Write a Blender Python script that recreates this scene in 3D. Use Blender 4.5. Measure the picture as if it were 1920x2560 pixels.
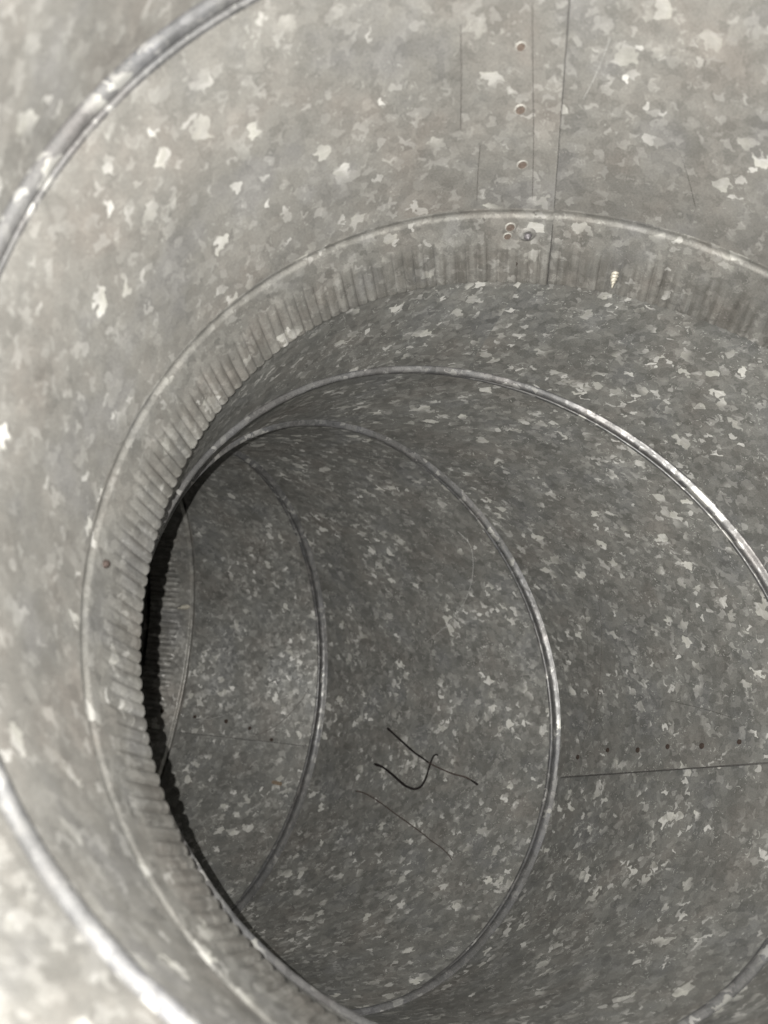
import bpy, math, random
import numpy as np
from mathutils import Vector

# ------------------------------------------------------------------ scene, camera, light, exposure
scene = bpy.context.scene
for o in list(bpy.data.objects):
    bpy.data.objects.remove(o)
col = scene.collection
R = 0.178                      # duct radius (14 inch duct), metres
Z0 = 1.2                       # height of the lens

def W(p):
    """duct coordinates (radii, x right, y up, -z ahead) -> world metres"""
    p = np.asarray(p, float)
    return np.stack([p[..., 0] * R, -p[..., 2] * R, p[..., 1] * R + Z0], -1)

cam_d = bpy.data.cameras.new('camera')
cam = bpy.data.objects.new('camera', cam_d)
col.objects.link(cam)
cam.location = (0, 0, Z0)
cam.rotation_euler = (math.radians(90), 0, 0)
cam_d.sensor_fit = 'VERTICAL'
cam_d.sensor_height = 9.8
cam_d.sensor_width = 7.35
cam_d.lens = 2005.0 / 2560.0 * 9.8
cam_d.clip_start = 0.005
cam_d.clip_end = 50
cam_d.dof.use_dof = True
cam_d.dof.focus_distance = 0.47
cam_d.dof.aperture_fstop = 2.7
scene.camera = cam

world = bpy.data.worlds.new('World')
scene.world = world
world.use_nodes = True
world.node_tree.nodes['Background'].inputs[0].default_value = (1.0, 0.97, 0.92, 1)
world.node_tree.nodes['Background'].inputs[1].default_value = 0.0

# the phone's flash, a hand's breadth from the lens: the only light in the duct
flash_d = bpy.data.lights.new('phone_flash', 'SPOT')
flash_d.shadow_soft_size = 0.0006
flash_d.spot_size = math.radians(178)
flash_d.spot_blend = 0.15
flash_d.energy = 20.5
flash_d.color = (1.0, 0.975, 0.93)
flash = bpy.data.objects.new('phone_flash', flash_d)
flash.location = W((-0.069, 0.045, 0.0))
flash.rotation_euler = (math.radians(90), 0, 0)
col.objects.link(flash)

vs = scene.view_settings
vs.view_transform = 'Standard'
vs.look = 'None'
vs.gamma = 1
vs.exposure = 0
vs.use_curve_mapping = False
scene.render.engine = 'CYCLES'
scene.cycles.use_adaptive_sampling = True
scene.cycles.adaptive_threshold = 0.02
scene.cycles.max_bounces = 1
scene.cycles.diffuse_bounces = 1
scene.cycles.glossy_bounces = 1

rng = np.random.default_rng(14)
random.seed(14)

# ------------------------------------------------------------------ rings that shape the duct
def unit(v):
    v = np.asarray(v, float)
    return v / np.linalg.norm(v, axis=-1, keepdims=True)

def rot(v, k, a):
    v = np.asarray(v, float)
    return v * math.cos(a) + np.cross(k, v) * math.sin(a) + k * (k @ v) * (1 - math.cos(a))

RG = {}
def ring(name, C, n, u, co=None, rad=1.0):
    n = unit(n); u = np.asarray(u, float); u = unit(u - n * (u @ n))
    RG[name] = dict(C=np.array(C, float), n=n, u=u, v=np.cross(n, u),
                    co=np.array(co if co is not None else [0] * 7, float), rad=rad)

ring('R1', [0.3331, 0.1153, -1.2401], [0.03623, 0.2172, 0.97546], [-0.02082, 0.97605, -0.21656])
ring('R2', [0.4068, -0.0945, -1.6417], [0.05284, 0.45411, 0.88938], [-0.03212, 0.89093, -0.453],
     [.0019, .0079, -.0092, -.0142, -.0022, .0035, .0081])
ring('E', [0.4355, -0.2, -1.8666], [0.06264, 0.4618, 0.88477], [-0.03261, 0.88698, -0.46065],
     [.0008, .0257, -.0183, -.0376, -.0118, .0031, .0273], .985)
ring('R3', [0.3282, -0.3547, -2.2637], [0.24671, 0.53102, 0.81065], [-0.04662, 0.84204, -0.5374],
     [.0009, -.0003, -.0025, -.0027, .002, .0004, .0037])
ring('R4', [-0.0404, -0.6276, -2.8794], [0.62673, 0.27353, 0.72965], [0.04159, 0.92329, -0.38184],
     [-.0149, .0024, -.0289, .0218, .0073, -.0082, .0184])
ring('R5', [-0.7085, -0.7108, -3.3227], [0.91984, 0.03503, 0.39072], [0.10655, 0.93625, -0.33479],
     [.0018, -.0123, -.0016, .0086, -.0109, .0031, .0078])
ring('R6', [-1.156, -0.6701, -3.3676], [0.98806, -0.09393, 0.12217], [0.12956, 0.93554, -0.3286],
     [.002, -.0054, -.0027, .0006, .004, 0, -.0078])
_r = RG['R6']
ring('E2', _r['C'] - _r['n'] * .25, _r['n'], _r['u'], _r['co'], .985)
ring('P0', _r['C'] - _r['n'] * .04, _r['n'], _r['u'], _r['co'], 1.012)
ring('P1', _r['C'] - _r['n'] * 2.6, _r['n'], _r['u'], None, 1.012)
_e = RG['E']
_a = RG['R2']
ring('ES', _a['C'] * .84 + _e['C'] * .16, _e['n'], _e['u'], _a['co'] * .84 + _e['co'] * .16, 1.012)
ring('EM', _a['C'] * -.06 + _e['C'] * 1.06, _e['n'], _e['u'], _e['co'], 1.003)
# the elbow goes on behind the lens to its open mouth
_ax = unit(np.cross(RG['E']['n'], RG['R1']['n']))
_n0 = rot(RG['R1']['n'], _ax, math.radians(28)); _u0 = rot(RG['R1']['u'], _ax, math.radians(28))
_c0 = RG['R1']['C'] + .79 * unit(_n0 + RG['R1']['n'])
ring('R0', _c0, _n0, _u0)
_nb = rot(_n0, _ax, math.radians(14)); _ub = rot(_u0, _ax, math.radians(14))
ring('MOUTH', _c0 + .75 * _nb, _nb, _ub)

def basis(th):
    return np.stack([np.ones_like(th), np.cos(th), np.sin(th), np.cos(2*th), np.sin(2*th),
                     np.cos(3*th), np.sin(3*th)], -1)

def radial(k, th):
    r = RG[k]
    return np.cos(th)[..., None] * r['u'] + np.sin(th)[..., None] * r['v']

def ringp(k, th):
    th = np.asarray(th, float)
    r = RG[k]
    return r['C'] + (r['rad'] + basis(th) @ r['co'])[..., None] * radial(k, th)

def wall(a, b, t, th, inward=0.0):
    """point on the sheet between rings a and b; inward in radii"""
    t = np.asarray(t, float); th = np.asarray(th, float)
    t3 = t[..., None]
    d = unit(radial(a, th) * (1 - t3) + radial(b, th) * t3)
    return ringp(a, th) * (1 - t3) + ringp(b, th) * t3 - d * np.asarray(inward, float)[..., None] \
        if np.ndim(inward) else ringp(a, th) * (1 - t3) + ringp(b, th) * t3 - d * inward

MM = 0.001 / R                 # one millimetre in radii

# ------------------------------------------------------------------ materials
def new_mat(name):
    m = bpy.data.materials.new(name); m.use_nodes = True
    nt = m.node_tree; nt.nodes.clear()
    return m, nt

class NB:
    def __init__(s, nt): s.nt = nt
    def n(s, typ, **kw):
        nd = s.nt.nodes.new(typ)
        for k, v in kw.items(): setattr(nd, k, v)
        return nd
    def l(s, a, b): s.nt.links.new(a, b)
    def val(s, sock, v):
        if hasattr(v, 'is_linked') or isinstance(v, bpy.types.NodeSocket): s.l(v, sock)
        else: sock.default_value = v
    def math(s, op, a, b=0.0, c=None):
        nd = s.n('ShaderNodeMath', operation=op)
        s.val(nd.inputs[0], a); s.val(nd.inputs[1], b)
        if c is not None: s.val(nd.inputs[2], c)
        return nd.outputs[0]
    def vmath(s, op, a, b=(0, 0, 0), scale=None):
        nd = s.n('ShaderNodeVectorMath', operation=op)
        s.val(nd.inputs[0], a)
        if op != 'SCALE': s.val(nd.inputs[1], b)
        if scale is not None: s.val(nd.inputs['Scale'], scale)
        return nd.outputs[0]
    def noise(s, vec, scale, detail=2.0, rough=0.5, dims='2D'):
        nd = s.n('ShaderNodeTexNoise', noise_dimensions=dims)
        s.l(vec, nd.inputs['Vector']); nd.inputs['Scale'].default_value = scale
        nd.inputs['Detail'].default_value = detail; nd.inputs['Roughness'].default_value = rough
        return nd
    def voro(s, vec, scale, dims='2D'):
        nd = s.n('ShaderNodeTexVoronoi', voronoi_dimensions=dims, feature='F1')
        s.l(vec, nd.inputs['Vector']); nd.inputs['Scale'].default_value = scale
        return nd
    def ramp(s, fac, stops, interp='LINEAR'):
        nd = s.n('ShaderNodeValToRGB'); cr = nd.color_ramp; cr.interpolation = interp
        while len(cr.elements) < len(stops): cr.elements.new(0.5)
        for e, (p, c) in zip(cr.elements, stops):
            e.position = p; e.color = (c, c, c, 1) if not isinstance(c, tuple) else (*c, 1)
        s.l(fac, nd.inputs[0]); return nd.outputs[0]
    def mix(s, fac, a, b, mode='MIX'):
        nd = s.n('ShaderNodeMix', data_type='RGBA', blend_type=mode)
        s.val(nd.inputs[0], fac)
        for sock, v in ((nd.inputs[6], a), (nd.inputs[7], b)):
            if isinstance(v, tuple): sock.default_value = (*v, 1)
            else: s.l(v, sock)
        return nd.outputs[2]

def galvanised(name, rough=0.44, flake=1.0, sparse=0.0, grime=0.0, size=1.0, cluster=.5, specks=.4, patch=1.0, base=(0.158, 0.155, 0.148), metal=0.42):
    m, nt = new_mat(name); b = NB(nt)
    out = b.n('ShaderNodeOutputMaterial'); ps = b.n('ShaderNodeBsdfPrincipled')
    b.l(ps.outputs[0], out.inputs[0])
    uv = b.n('ShaderNodeUVMap'); uv.uv_map = 'UVMap'
    p0 = uv.outputs[0]
    # ragged crystal borders
    w1 = b.noise(p0, 260, 1, .5).outputs['Color']
    p = b.vmath('ADD', p0, b.vmath('SCALE', b.vmath('SUBTRACT', w1, (.5, .5, .5)), scale=.0062))
    big = b.voro(p, 165 / size); mid = b.voro(b.vmath('ADD', p, (3.1, 1.7, 0)), 300 / size)
    def rnd(v):
        s = b.n('ShaderNodeSeparateColor'); b.l(v.outputs['Color'], s.inputs[0]); return s
    rb, rm = rnd(big), rnd(mid)
    cl = b.noise(p0, 24, 3, .62)                                   # slow clouding of the zinc
    cs = b.n('ShaderNodeSeparateColor'); b.l(cl.outputs['Color'], cs.inputs[0])
    def clampd(v):
        c = b.n('ShaderNodeClamp'); b.l(v, c.inputs[0]); return c.outputs[0]
    # most crystals stay dull, some are half bright, a few shine; they cluster
    lift = b.math('MULTIPLY_ADD', cs.outputs[0], cluster, -.5 * cluster)
    def step(v, t, w):
        return clampd(b.math('DIVIDE', b.math('SUBTRACT', b.math('ADD', v, lift), t), w))
    hb = b.math('MULTIPLY', step(rb.outputs[0], .915 + sparse, .05), b.math('MULTIPLY_ADD', rb.outputs[1], .55, .45))
    hm = b.math('MULTIPLY', step(rm.outputs[0], .925 + sparse, .05), b.math('MULTIPLY_ADD', rm.outputs[1], .65, .35))
    half = b.math('MULTIPLY', step(rm.outputs[0], .72 + sparse, .4), .45)
    fl = b.math('MAXIMUM', b.math('MAXIMUM', hb, hm), half)
    # fine rolling lines inside the crystals
    st = b.noise(b.vmath('MULTIPLY', p0, (130, 2100, 1)), 1, 1, .6).outputs['Fac']
    fl = b.math('MULTIPLY', fl, b.math('MULTIPLY_ADD', st, .7, .62))
    fl = clampd(b.math('MULTIPLY', fl, flake))
    # the duller ground: patches of slightly different grey, fine grain
    g1 = b.math('MULTIPLY_ADD', rm.outputs[2], .24 * patch, 1 - .12 * patch)
    g3 = b.math('MULTIPLY_ADD', rb.outputs[2], .30 * patch, 1 - .15 * patch)
    fine = b.math('MULTIPLY_ADD', b.noise(p0, 1100, 2, .75).outputs['Fac'], .7, .65)
    cloud = b.math('MULTIPLY_ADD', cs.outputs[0], .6, .70)
    g = b.math('MULTIPLY', b.math('MULTIPLY', g1, g3), b.math('MULTIPLY', fine, cloud))
    tint = b.ramp(cs.outputs[1], [(.30, (.99, 1.0, 1.015)), (.45, (.997, 1.0, .98)), (.58, (1.008, .997, .97)), (.72, (1.03, .993, .955))])
    grd = b.mix(1.0, b.mix(1.0, base, tint, 'MULTIPLY'), g, 'MULTIPLY')
    fc = b.mix(rm.outputs[0], (.43, .427, .39), (.50, .495, .475))
    c = b.mix(fl, grd, fc)
    spk = b.math('MULTIPLY', b.math('LESS_THAN', mid.outputs['Distance'], .14), b.math('GREATER_THAN', rb.outputs[1], .72))
    c = b.mix(b.math('MULTIPLY', spk, specks), c, (.6, .6, .57))      # bright specks
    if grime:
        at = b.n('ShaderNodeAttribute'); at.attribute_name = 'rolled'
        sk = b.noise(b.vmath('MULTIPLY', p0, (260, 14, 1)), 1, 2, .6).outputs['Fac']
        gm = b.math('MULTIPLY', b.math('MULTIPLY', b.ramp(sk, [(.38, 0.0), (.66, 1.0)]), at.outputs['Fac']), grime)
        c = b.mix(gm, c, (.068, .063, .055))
    b.l(c, ps.inputs['Base Color'])
    b.l(b.math('MULTIPLY_ADD', fl, -.15, metal), ps.inputs['Metallic'])
    b.l(b.math('SUBTRACT', b.math('MULTIPLY_ADD', rm.outputs[1], .14, rough - .07), b.math('MULTIPLY', fl, .10)), ps.inputs['Roughness'])
    # every crystal leans its own way
    geo = b.n('ShaderNodeNewGeometry')
    tilt = b.vmath('SCALE', b.vmath('SUBTRACT', mid.outputs['Color'], (.5, .5, .5)), scale=.13)
    b.l(b.vmath('NORMALIZE', b.vmath('ADD', geo.outputs['Normal'], tilt)), ps.inputs['Normal'])
    return m

def plain(name, colr, rough=.6, metal=0.0, var=.35, scale=900):
    m, nt = new_mat(name); b = NB(nt)
    out = b.n('ShaderNodeOutputMaterial'); ps = b.n('ShaderNodeBsdfPrincipled'); b.l(ps.outputs[0], out.inputs[0])
    tc = b.n('ShaderNodeTexCoord')
    f = b.noise(tc.outputs['Object'], scale, 3, .6, '3D').outputs['Fac']
    c = b.mix(1.0, colr, b.ramp(f, [(.3, 1 - var), (.7, 1 + var)]), 'MULTIPLY')
    b.l(c, ps.inputs['Base Color']); ps.inputs['Roughness'].default_value = rough; ps.inputs['Metallic'].default_value = metal; ps.inputs['Specular IOR Level'].default_value = .25
    return m

M_GALV = galvanised('galvanised_steel', sparse=.025, size=.88, cluster=.4, base=(.156, .156, .150))
M_NEAR = galvanised('galvanised_steel_dull', sparse=.036, flake=.82, size=1.0, patch=.6, cluster=.2, specks=.15, base=(.164, .160, .152))
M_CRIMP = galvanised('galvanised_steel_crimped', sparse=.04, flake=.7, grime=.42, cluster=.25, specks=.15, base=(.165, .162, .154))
M_BEAD = galvanised('galvanised_steel_bead', rough=.47, flake=.6, specks=.1, base=(.125, .125, .128), metal=.6)
M_RUST = plain('rust', (.070, .055, .046), .95)
M_RUSTD = plain('dark_rust', (.030, .022, .018), .95)
M_RUST2 = plain('rusty_copper', (.030, .022, .019), .8, .1)
M_WELD = plain('weld_dimple', (.20, .195, .18), .65, .2, .25)
M_INK = plain('marker_ink', (.010, .008, .008), .5, 0, .3)
M_INK2 = plain('thin_marker_ink', (.05, .040, .036), .55, 0, .5)
M_SCR_D = plain('dark_scratch', (.085, .08, .074), .5, .3, .4)
M_SCR_L = plain('bright_scratch', (.26, .26, .25), .6, .2, .4)
M_LAP_SHADE = plain('lap_edge_shade', (.055, .053, .051), .7, .2, .5)  # dark colour stands for the thin shadow beside a lap
M_SCREW = plain('zinc_screw', (.29, .275, .235), .6, .2, .4)
M_STAIN = plain('brown_residue', (.11, .085, .062), .8, 0, .5)

# ------------------------------------------------------------------ mesh helpers
def add_obj(name, me, parent=None, mats=()):
    for m in mats: me.materials.append(m)
    o = bpy.data.objects.new(name, me); col.objects.link(o)
    if parent is not None: o.parent = parent
    return o

def empty(name, loc, label, cat, group=None):
    o = bpy.data.objects.new(name, None); o.empty_display_size = .05
    col.objects.link(o); o.location = Vector(W(loc)); o['label'] = label; o['category'] = cat
    if group: o['group'] = group
    return o

def shift_of(parent):
    # parts lie in their thing's frame; sub-parts in a part's frame, which is the world's again
    return Vector((0, 0, 0)) if parent is None or parent.parent is not None else -parent.location

def rel(o, parent):
    """keep world coordinates under an unrotated Empty"""
    o.location = shift_of(parent)

UVN = [0]
def grid_mesh(name, P, parent, mat, uvs=None, closed=False, thick=None, skip=None):
    """P: (rows, cols, 3) duct coordinates -> sheet with UVs in metres"""
    nr, nc = P.shape[:2]
    X = W(P).reshape(-1, 3)
    f = []
    for i in range(nr - 1):
        if i == skip: continue
        for j in range(nc - 1):
            a = i * nc + j
            f.append((a, a + 1, a + nc + 1, a + nc))
        if closed:
            a = i * nc + nc - 1
            f.append((a, i * nc, (i + 1) * nc, a + nc))
    me = bpy.data.meshes.new(name)
    me.from_pydata(X.tolist(), [], f); me.update()
    # uv: u along the circumference, v along the duct, in metres, own offset per sheet
    Xg = X.reshape(nr, nc, 3)
    du = np.linalg.norm(np.diff(Xg, axis=1), axis=2).mean(0); u = np.r_[0, np.cumsum(du)]
    dv = np.linalg.norm(np.diff(Xg, axis=0), axis=2); v = np.vstack([np.zeros(nc), np.cumsum(dv, 0)])
    UVN[0] += 1
    ou, ov = 1.37 * UVN[0], 0.83 * UVN[0]
    U = np.broadcast_to(u, (nr, nc)) + ou; V = v + ov
    uvl = me.uv_layers.new(name='UVMap')
    li = np.empty(len(me.loops), int); me.loops.foreach_get('vertex_index', li)
    Ul = U.ravel()[li].copy(); Vl = V.ravel()[li]
    if closed:
        # the closing column runs on past the last one
        L = u[-1] + np.linalg.norm(Xg[:, 0] - Xg[:, -1], axis=1).mean()
        nf = len(me.polygons)
        ls = np.arange(len(li)).reshape(nf, 4)
        last = np.array([k for k in range(nf) if k % nc == nc - 1])
        w = li[ls[last]] % nc == 0
        tmp = Ul[ls[last]]; tmp[w] = L + ou; Ul[ls[last]] = tmp
    uvl.data.foreach_set('uv', np.stack([Ul, Vl], 1).ravel())
    me.polygons.foreach_set('use_smooth', [True] * len(me.polygons)); me.update()
    o = add_obj(name, me, parent, [mat]); rel(o, parent)
    if thick:
        s = o.modifiers.new('sheet', 'SOLIDIFY'); s.thickness = thick; s.offset = -1.0
        s.use_quality_normals = False; s.use_rim = False
    return o

def smooth_noise(th, s, seed, amp):
    """slow unevenness of hand-formed sheet"""
    r = np.random.default_rng(seed); out = 0
    for k in range(2, 9):
        a, ph, q = r.normal() / k ** .8, r.uniform(0, 6.28), r.normal() * 2
        out = out + a * np.sin(k * th + ph + q * s)
    return out * amp

NT = 420
TH = np.linspace(0, 2 * np.pi, NT, endpoint=False)
BEAD_A, BEAD_B = 4.0, 6.5          # mm that a seam takes up on either side of its ring

def lap_offset(phi, h=1.1):
    """inward step of the lap: phi measured from the lap edge over the overlap, radians"""
    w = .34
    return h * MM * np.clip(1 - phi / w, 0, 1) ** 1.2

def gore(parent, a, b, seed, m0=0.0, m1=0.0, lap=None, rows=26, label=None, step=1.1):
    """sheet between ring a and ring b, leaving m0 / m1 mm at the ends for the seams"""
    if lap is None:
        th = TH[None, :] * np.ones((rows, 1)); closed = True
    else:
        phi = np.r_[np.linspace(0, 2 * np.pi, NT, endpoint=True), 2 * np.pi + np.array([.02, .05, .09])]
        closed = False
    L = np.linalg.norm(RG[a]['C'] - RG[b]['C'])
    tt = np.linspace(0, 1, rows)
    if lap is not None:
        edge = lap[0] + (lap[1] - lap[0]) * tt
        th = edge[:, None] + phi[None, :]
    # ends measured in true millimetres along each ruling
    Lr = np.linalg.norm(ringp(b, th) - ringp(a, th), axis=-1)
    t = (m0 * MM / Lr) + (1 - (m0 + m1) * MM / Lr) * tt[:, None]
    fade = np.clip(np.minimum(tt, 1 - tt) * 6, 0, 1)[:, None]
    inw = smooth_noise(th, tt[:, None], seed, .22 * MM) * fade
    if lap is not None:
        inw = inw + lap_offset(np.broadcast_to(phi, th.shape), step)
    P = wall(a, b, t, th, inw)
    o = grid_mesh('gore', P, parent, M_NEAR if parent is elA else M_GALV, closed=closed, thick=.0008)
    if label: o['label'] = label
    return o

def seam(parent, a, k, b, seed, h=2.8, label=None, crease=False):
    """rolled joint between gores a-k and k-b: bead standing inward, crevice, flared lip"""
    prof = [(-BEAD_A, 0), (-3.75, -.7), (-3.35, -.8), (-3.15, .4)] if crease else [(-BEAD_A, 0), (-3.7, .03), (-3.4, .12), (-3.1, .32)]
    prof += [(-2.6, .27 * h), (-1.9, .62 * h), (-.9, .92 * h), (.1, h), (1.1, .95 * h), (1.9, .78 * h), (2.4, .5 * h), (2.5, .2 * h),
             (2.5, -1.8), (3.4, -2.4), (4.1, -1.6), (4.3, 0.1), (4.7, .5), (5.5, .35), (BEAD_B, 0)]
    P = []
    da = unit(ringp(k, TH) - ringp(a, TH)); db = unit(ringp(b, TH) - ringp(k, TH)); rd = radial(k, TH)
    wob = smooth_noise(TH, 0, seed, .22); wob2 = smooth_noise(TH * 3, 0, seed + 5, .16)
    jit = np.random.default_rng(seed).normal(0, .05, NT)
    for i, (s, r) in enumerate(prof):
        end = i in (0, len(prof) - 1)
        s_ = s + (0 if end else wob)
        r_ = r + (0 if end else (wob2 + jit) * min(1, abs(r)))
        d = da if s < 0 else db
        base = ringp(k, TH)
        if not np.ndim(s_): s_ = np.full(NT, s_)
        if not np.ndim(r_): r_ = np.full(NT, r_)
        P.append(base + d * (s_ * MM)[:, None] - rd * (r_ * MM)[:, None])
    o = grid_mesh('seam_bead', np.array(P), parent, M_BEAD, closed=True)
    if label: o['label'] = label
    return o

NCR = 211
def collar(parent, k, e, seed, lapth=None, label=None, deep=.8, crimp=.50):
    """crimped end: stiffening groove just after ring k, then crimps down to the end ring e"""
    per = 12
    n = NCR * per
    th0 = lapth if lapth is not None else 0.0
    phi = np.linspace(0, 2 * np.pi, n + 1)
    if lapth is not None: phi = np.r_[phi, 2 * np.pi + np.linspace(0, .09, 38)[1:]]
    else: phi = phi[:-1]
    th = th0 + phi
    L = np.linalg.norm(RG[k]['C'] - RG[e]['C']) / MM          # mm
    ss = np.r_[0, -np.cos(np.linspace(0, np.pi, 15)) * 2.8 + 3.2, 10.5, 13, 15, 17, 20, 24, 28, 32, 36, 39, 41.5, L - .6, L]
    ss = np.clip(np.sort(ss), 0, L)
    r = np.random.default_rng(seed)
    amp_c = r.uniform(.65, 1.25, NCR + 1); start_c = r.uniform(13, 19, NCR + 1)
    ci = (phi / (2 * np.pi) * NCR + 1e-6).astype(int) % NCR
    ph = phi / (2 * np.pi) * NCR * 2 * np.pi + .3 * np.sin(9 * phi)
    P = []; roll = []
    for s in ss:
        t = np.full(len(th), s / L)
        inw = np.zeros(len(th))
        if s < 6.1:                                   # groove pressed outward
            x = (s - 3.2) / 2.8
            inw = inw - deep * MM * math.cos(math.pi / 2 * max(-1, min(1, x))) ** 2
        g = np.clip((s - start_c[ci]) / 11, 0, 1); g = g * g * (3 - 2 * g)
        wv = 1 - 2.2 * (1 - np.abs(np.sin(ph / 2))) ** 1.9
        inw = inw + crimp * MM * amp_c[ci] * g * wv
        inw = inw + smooth_noise(th, s / L, seed + 3, .18 * MM) * min(1, s / 6)
        if lapth is not None:
            inw = inw + lap_offset(phi)
        P.append(wall(k, e, t, th, inw)); roll.append(g)
    # cut end of the sheet, turned over by its thickness
    last = P[-1]; rd = radial(e, th)
    nsheet = len(P)
    P.append(last.copy()); P.append(last + rd * (.75 * MM)); P.append(P[-1] + (P[-5] - last) * 3.0)
    o = grid_mesh('crimped_collar', np.array(P), parent, M_CRIMP, closed=lapth is None, skip=nsheet - 1)
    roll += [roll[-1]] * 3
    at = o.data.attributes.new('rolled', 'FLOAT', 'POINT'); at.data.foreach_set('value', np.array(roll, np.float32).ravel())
    if label: o['label'] = label
    return o

# ------------------------------------------------------------------ the near elbow, the far elbow, the run beyond
elA = empty('duct_elbow', RG['R1']['C'], 'near blurred galvanised duct elbow with crimped end and upright lap seam', 'duct elbow')
elB = empty('duct_elbow', RG['R4']['C'], 'far galvanised duct elbow curving left, with the handwritten marker strokes inside', 'duct elbow')
pipe = empty('duct_pipe', RG['E2']['C'], 'unlit duct run past the far crimped collar, in the black shadow at left', 'duct pipe')

LAP_A = (-0.0365, -0.069)
gore(elA, 'MOUTH', 'R0', 1, 0, BEAD_A)
seam(elA, 'MOUTH', 'R0', 'R1', 2)
gore(elA, 'R0', 'R1', 3, BEAD_B, BEAD_A)
seam(elA, 'R0', 'R1', 'R2', 4, h=2.3, label='broad blurred bead with a white glint at lower left')
gA = gore(elA, 'R1', 'R2', 5, BEAD_B, 0, LAP_A, rows=30, label='gore with the upright lap seam and row of rusty welds')
kA = collar(elA, 'R2', 'E', 6, -0.0700)

gore(elB, 'ES', 'EM', 7, 0, 0, rows=10)
gore(elB, 'EM', 'R3', 8, 0, BEAD_A, rows=18)
seam(elB, 'EM', 'R3', 'R4', 9)
LAP_B2 = (-1.893, -1.8085)
gB2 = gore(elB, 'R3', 'R4', 10, BEAD_B, BEAD_A, LAP_B2, rows=30, label='gore with the level lap seam and dark welds at right')
seam(elB, 'R3', 'R4', 'R5', 11, crease=True)
gB3 = gore(elB, 'R4', 'R5', 12, BEAD_B, BEAD_A, rows=26)
seam(elB, 'R4', 'R5', 'R6', 13, h=3.0, crease=True)
LAP_B4 = (-1.731, -1.739)
gB4 = gore(elB, 'R5', 'R6', 14, BEAD_B, 0, LAP_B4, rows=22, step=.7)
kB = collar(elB, 'R6', 'E2', 15, -1.739, deep=1.8, crimp=.7)
gore(pipe, 'P0', 'P1', 16, 0, 0, rows=30)

# ------------------------------------------------------------------ spot welds
def lathe(name, prof, seg, mats, cut=None):
    """prof: (radius, height) in metres about +Z"""
    vs_, fs, mi = [], [], []
    for (r, z) in prof:
        for j in range(seg):
            a = 2 * math.pi * j / seg
            vs_.append((r * math.cos(a), r * math.sin(a), z))
    for i in range(len(prof) - 1):
        for j in range(seg):
            fs.append((i * seg + j, i * seg + (j + 1) % seg, (i + 1) * seg + (j + 1) % seg, (i + 1) * seg + j))
            mi.append(0 if cut is None or i < cut else 1)
    fs.append(tuple((len(prof) - 1) * seg + j for j in range(seg))); mi.append(0 if cut is None else 1)
    me = bpy.data.meshes.new(name); me.from_pydata(vs_, [], fs); me.update()
    for m in mats: me.materials.append(m)
    me.polygons.foreach_set('material_index', mi)
    me.polygons.foreach_set('use_smooth', [True] * len(me.polygons)); me.update()
    return me

def frame_at(a, b, t, th, inward=0.0):
    e = 1e-3
    t_, h_ = np.array(t, float), np.array(th, float)
    p = wall(a, b, t_, h_, inward); pt = wall(a, b, t_ + e, h_, inward); ph = wall(a, b, t_, h_ + e, inward)
    X = unit(W(ph) - W(p)); Y = unit(W(pt) - W(p)); Zn = unit(np.cross(X, Y))
    inn = W(wall(a, b, t_, h_, inward + .01)) - W(p)
    if Zn @ inn < 0: Zn = -Zn; X = -X
    Y = np.cross(Zn, X)
    return W(p), X, Y, Zn

from mathutils import Matrix
def place(o, a, b, t, th, inward, parent=None, spin=0.0, lean=(0, 0), scale=1.0):
    p, X, Y, Zn = frame_at(a, b, t, th, inward)
    Zv = unit(Zn + X * lean[0] + Y * lean[1]); Xv = unit(X - Zv * (X @ Zv)); Yv = np.cross(Zv, Xv)
    M3 = Matrix((Xv, Yv, Zv)).transposed() @ Matrix.Rotation(spin, 3, 'Z')
    M = Matrix.Translation(Vector(p)) @ M3.to_4x4() @ Matrix.Diagonal((scale, scale, scale, 1))
    if parent is not None: M = Matrix.Translation(shift_of(parent)) @ M
    o.matrix_local = M
    o.matrix_basis = M
    return o

weld_me = lathe('spot_weld', [(.0027, -.0003), (.0025, .00008), (.0020, .00012), (.0017, .0), (.0012, .00004), (.0006, .0001)], 14,
                [M_WELD, M_RUST], cut=2)
weld_dk = lathe('spot_weld_dark', [(.0019, -.0003), (.0018, .00009), (.0015, .00014), (.0010, .00008), (.0005, .00012)], 14, [M_RUSTD, M_RUSTD], cut=2)
def welds(parent, a, b, lst, lap, me, inward=None):
    for i, (t, th) in enumerate(lst):
        phi = max(0.0, th - (lap[0] + (lap[1] - lap[0]) * t))
        inw = float(lap_offset(np.array(phi))) + .02 * MM if inward is None else inward
        o = add_obj('spot_weld', me, parent)
        place(o, a, b, t, th, inw + .25 * MM, parent, spin=i * 1.3, scale=random.uniform(.8, 1.05))
welds(gA, 'R1', 'R2', [(.365, .0479), (.581, .0389), (.80, .0237)], LAP_A, weld_me)
welds(kA, 'R2', 'E', [(.24, .0449), (.36, .052)], (-.07, -.07), weld_me)
welds(kA, 'R2', 'E', [(.735, .0306)], (-.07, -.07), weld_dk)
welds(gA, 'R1', 'R2', [(.16, .056)], LAP_A, weld_me)
welds(gB2, 'R3', 'R4', [(.884, -1.7403), (.74, -1.7366), (.607, -1.7592), (.486, -1.7675), (.36, -1.7875), (.234, -1.7969)], LAP_B2, weld_dk)
welds(gB4, 'R5', 'R6', [(.894, -1.6502), (.66, -1.6553), (.482, -1.6766), (.31, -1.7219)], LAP_B4, weld_dk)
welds(kB, 'R6', 'E2', [(.406, -1.6419)], (-1.739, -1.739), weld_dk)

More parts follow.
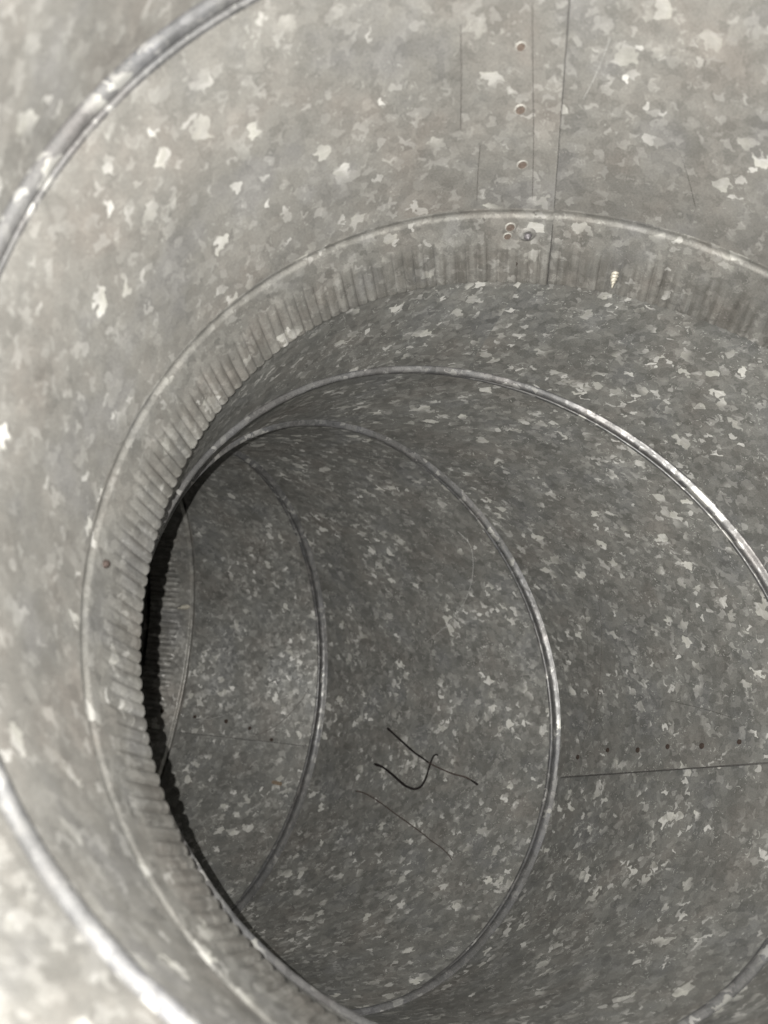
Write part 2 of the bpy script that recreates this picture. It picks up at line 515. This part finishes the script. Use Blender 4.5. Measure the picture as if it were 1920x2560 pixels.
# ------------------------------------------------------------------ ribbons on the sheet: ink and scratches
def spline(pts, n):
    P = np.array(pts, float); P = np.vstack([2 * P[0] - P[1], P, 2 * P[-1] - P[-2]])
    out = []
    m = len(pts) - 1
    for q in np.linspace(0, m - 1e-6, n):
        i = int(q); f = q - i; p0, p1, p2, p3 = P[i:i + 4]
        out.append(.5 * (2 * p1 + (p2 - p0) * f + (2 * p0 - 5 * p1 + 4 * p2 - p3) * f * f + (3 * p1 - p0 - 3 * p2 + p3) * f ** 3))
    return np.array(out)

def ribbon(name, a, b, pts, width, mats, parent, lap=None, n=48, lift=.28, thin=None, split=None):
    """thin raised line following the sheet; width in mm, tapered at the ends"""
    S = spline(pts, n)
    phi = 0
    inw = np.full(n, lift * MM)
    if lap is not None:
        ph = S[:, 1] - (lap[0] + (lap[1] - lap[0]) * S[:, 0])
        inw = inw + np.where(ph >= 0, lap_offset(np.maximum(ph, 0)), 0)
    Pw = W(wall(a, b, S[:, 0], S[:, 1], inw))
    Nn = unit(W(wall(a, b, S[:, 0], S[:, 1], inw + .01)) - Pw)
    T = unit(np.gradient(Pw, axis=0)); B = unit(np.cross(T, Nn))
    q = np.linspace(0, 1, n)
    w = width * .0005 * np.ones(n)
    if thin is not None: w = w * np.interp(q, thin[0], thin[1])
    w = w * (1 + .12 * np.sin(q * 40 + 1) * np.sin(q * 17))
    w[0] *= .5; w[-1] *= .4
    h = .00016
    rows = [Pw + B * w[:, None] - Nn * .0004, Pw + B * (w * .8)[:, None] + Nn * h * .6, Pw + Nn * h, Pw - B * (w * .8)[:, None] + Nn * h * .6, Pw - B * w[:, None] - Nn * .0004]
    V = np.concatenate(rows).tolist(); f = []; mi = []
    for r in range(4):
        for i in range(n - 1):
            f.append((r * n + i, r * n + i + 1, (r + 1) * n + i + 1, (r + 1) * n + i))
            mi.append(0 if split is None or not (split[0] < q[i] < split[1]) else 1)
    me = bpy.data.meshes.new(name); me.from_pydata(V, [], f); me.update()
    for m in mats: me.materials.append(m)
    me.polygons.foreach_set('material_index', mi)
    o = add_obj(name, me, parent); rel(o, parent)
    return o

S1 = [(.674, -1.6228), (.64, -1.6514), (.593, -1.6904), (.546, -1.7287), (.501, -1.7574), (.47, -1.7777), (.423, -1.7988), (.37, -1.819), (.319, -1.8301), (.286, -1.8469), (.264, -1.8609)]
S2 = [(.706, -1.7975), (.666, -1.8097), (.618, -1.8407), (.568, -1.878), (.535, -1.8957), (.506, -1.9007), (.485, -1.8865), (.474, -1.8518), (.47, -1.8112), (.466, -1.7752), (.46, -1.7482), (.452, -1.7379), (.439, -1.7381)]
S3 = [(.759, -1.9345), (.727, -1.9386), (.684, -1.9543), (.624, -1.9859), (.564, -2.0214), (.496, -2.0598), (.424, -2.1014), (.37, -2.1355), (.324, -2.1608), (.289, -2.1875), (.267, -2.2116)]
o = ribbon('marker_stroke', 'R4', 'R5', S1, 1.9, [M_INK, M_INK2], gB3, thin=([0, .05, .4, .6, .9, 1], [1.5, 1.05, .85, .7, .8, 1.2]), split=(.47, .86))
o['label'] = 'upright of the handwritten 4, faded at one end'
o = ribbon('marker_stroke', 'R4', 'R5', S2, 1.9, [M_INK], gB3, thin=([0, .05, .5, .8, 1], [1.6, 1.1, 1.1, .8, .7]))
o['label'] = 'hooked stroke of the handwritten 4'
o = ribbon('marker_stroke', 'R4', 'R5', S3, 1.35, [M_INK2], gB3, thin=([0, .1, .6, 1], [1.0, .9, .8, .5]))
o['label'] = 'single thin marker stroke below the 4'

def scr(a, b, pts, mat, parent, width=.45, lap=None):
    ribbon('scratch', a, b, pts, width, [mat], parent, lap, n=30, lift=.12)
scr('R4', 'R5', [(.153, -.6615), (.137, -.7367), (.168, -.8349), (.22, -.9391), (.289, -1.039), (.373, -1.1251), (.494, -1.2154)], M_SCR_L, gB3, .5)
scr('R3', 'R4', [(.712, -1.0894), (.757, -1.2386), (.799, -1.3732)], M_SCR_D, gB2, .4, LAP_B2)
scr('R3', 'R4', [(.637, -1.1199), (.684, -1.2601), (.749, -1.4334), (.795, -1.5622), (.864, -1.6878)], M_SCR_D, gB2, .45, LAP_B2)
scr('R3', 'R4', [(.471, -1.602), (.347, -1.6592), (.249, -1.7124)], M_SCR_D, gB2, .35, LAP_B2)
scr('R5', 'R6', [(.10, -1.44), (.166, -1.5257), (.291, -1.6428), (.446, -1.7195)], M_SCR_D, gB4, .5, LAP_B4)
scr('R5', 'R6', [(.637, -1.6051), (.745, -1.6441), (.874, -1.6705)], M_SCR_L, gB4, .4, LAP_B4)
scr('R1', 'R2', [(.23, .0308), (.444, .0178), (.698, .0018), (.949, -.0094)], M_SCR_D, gA, .4, LAP_A)
scr('R1', 'R2', [(.285, .1766), (.455, .1755), (.649, .1775)], M_SCR_D, gA, .3, LAP_A)
scr('R1', 'R2', [(.712, .1298), (.828, .1341), (.96, .1356)], M_SCR_D, gA, .3, LAP_A)
scr('R1', 'R2', [(.43, -.228), (.563, -.2956), (.715, -.3658), (.861, -.4185)], M_SCR_D, gA, .35)
scr('R1', 'R2', [(.324, -.1395), (.439, -.1227), (.539, -.102)], M_SCR_L, gA, .3)

# cut edge of each overlapping sheet, coloured dark for the lap's shadow line
def lap_shadow_edge(parent, a, b, lap, t0, t1, width, step):
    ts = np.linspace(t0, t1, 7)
    ribbon('lap_shadow_edge', a, b, [(t, lap[0] + (lap[1] - lap[0]) * t) for t in ts], width, [M_LAP_SHADE], parent, n=40, lift=step - .12)
lap_shadow_edge(gA, 'R1', 'R2', LAP_A, .06, .995, .55, 1.1)
lap_shadow_edge(kA, 'R2', 'E', (-.0700, -.0700), .17, .99, .5, 1.2)
lap_shadow_edge(gB2, 'R3', 'R4', LAP_B2, .06, .96, .8, 1.1)
lap_shadow_edge(gB4, 'R5', 'R6', LAP_B4, .06, .98, .42, .7)

# brown residue by the third seam
st = ribbon('residue_stain', 'R5', 'R6', [(.235, -1.932), (.19, -1.936), (.16, -1.938)], 4.0, [M_STAIN], gB4, n=12, lift=.12)

# ------------------------------------------------------------------ screws through the joints
def screw_mesh(name, rad, length, turns, mats, tip=.45, seg=18):
    """threaded point: helical ridge on a shank that narrows to a tip"""
    vs_, fs = [], []
    per = 14; n = turns * per
    for i in range(n + 1):
        z = length * i / n
        for j in range(seg):
            a = 2 * math.pi * j / seg
            x = z / length
            body = rad * (1 if x < tip else 1 - (x - tip) / (1 - tip) * .93)
            ph = (i / per - j / seg) % 1.0
            ridge = (1 - abs(ph - .5) * 2) ** 1.6
            r = body * (.70 + .34 * ridge)
            vs_.append((r * math.cos(a), r * math.sin(a), z - .0015))
    for i in range(n):
        for j in range(seg):
            fs.append((i * seg + j, i * seg + (j + 1) % seg, (i + 1) * seg + (j + 1) % seg, (i + 1) * seg + j))
    fs.append(tuple(n * seg + j for j in range(seg)))
    me = bpy.data.meshes.new(name); me.from_pydata(vs_, [], fs); me.update()
    for m in mats: me.materials.append(m)
    me.polygons.foreach_set('use_smooth', [True] * len(me.polygons)); me.update()
    return me

sm = screw_mesh('screw', .0021, .0125, 6, [M_SCREW])
o = add_obj('sheet_metal_screw', sm)
place(o, 'R2', 'E', .70, -.2622, 0, None, lean=(.05, .15), scale=.9)
o['label'] = 'pale threaded screw tip poking through the near crimped collar, right of the lap seam'; o['category'] = 'screw'; o['group'] = 'screws through the joints'
o = add_obj('sheet_metal_screw', sm)
place(o, 'R6', 'E2', .185, -1.0678, 0, None, lean=(.1, .45), scale=1.25)
o['label'] = 'tiny pale screw tip beside the far crimps, next to the black shadow'; o['category'] = 'screw'; o['group'] = 'screws through the joints'

# blunt screw end in a puckered hole beside the lap seam
sb = empty('sheet_metal_screw', RG['R2']['C'], 'blunt screw end in a bright puckered hole beside the near lap seam', 'screw', 'screws through the joints')
sb.location = Vector(frame_at('R2', 'E', .33, -.0036, 0)[0])
me = screw_mesh('blunt', .0019, .0045, 2, [plain('grey_screw', (.10, .095, .10), .5, .4)], .75)
o = add_obj('shank', me, sb); place(o, 'R2', 'E', .33, -.0036, 1.0 * MM, sb)
me = lathe('pucker', [(.0060, -.0009), (.0048, -.0002), (.0038, .0003), (.0029, .0009), (.0024, .0010), (.0020, .0005)], 24, [M_NEAR])
me.polygons  # dimpled rim
uvl = me.uv_layers.new(name='UVMap')
for lp, d in zip(me.loops, uvl.data): d.uv = (me.vertices[lp.vertex_index].co.x + 9, me.vertices[lp.vertex_index].co.y + 9)
o = add_obj('puckered_rim', me, sb); place(o, 'R2', 'E', .33, -.0036, .7 * MM, sb)

me = lathe('rivet', [(.0016, -.0006), (.0016, .0008), (.0013, .0015), (.0007, .0019)], 16, [M_RUST2])
o = add_obj('rusty_rivet', me); place(o, 'R2', 'E', .288, 1.5472, 0.0, None, scale=1.0)
o['label'] = 'small rusty rivet end on the near collar, far left beside the groove'; o['category'] = 'rivet'
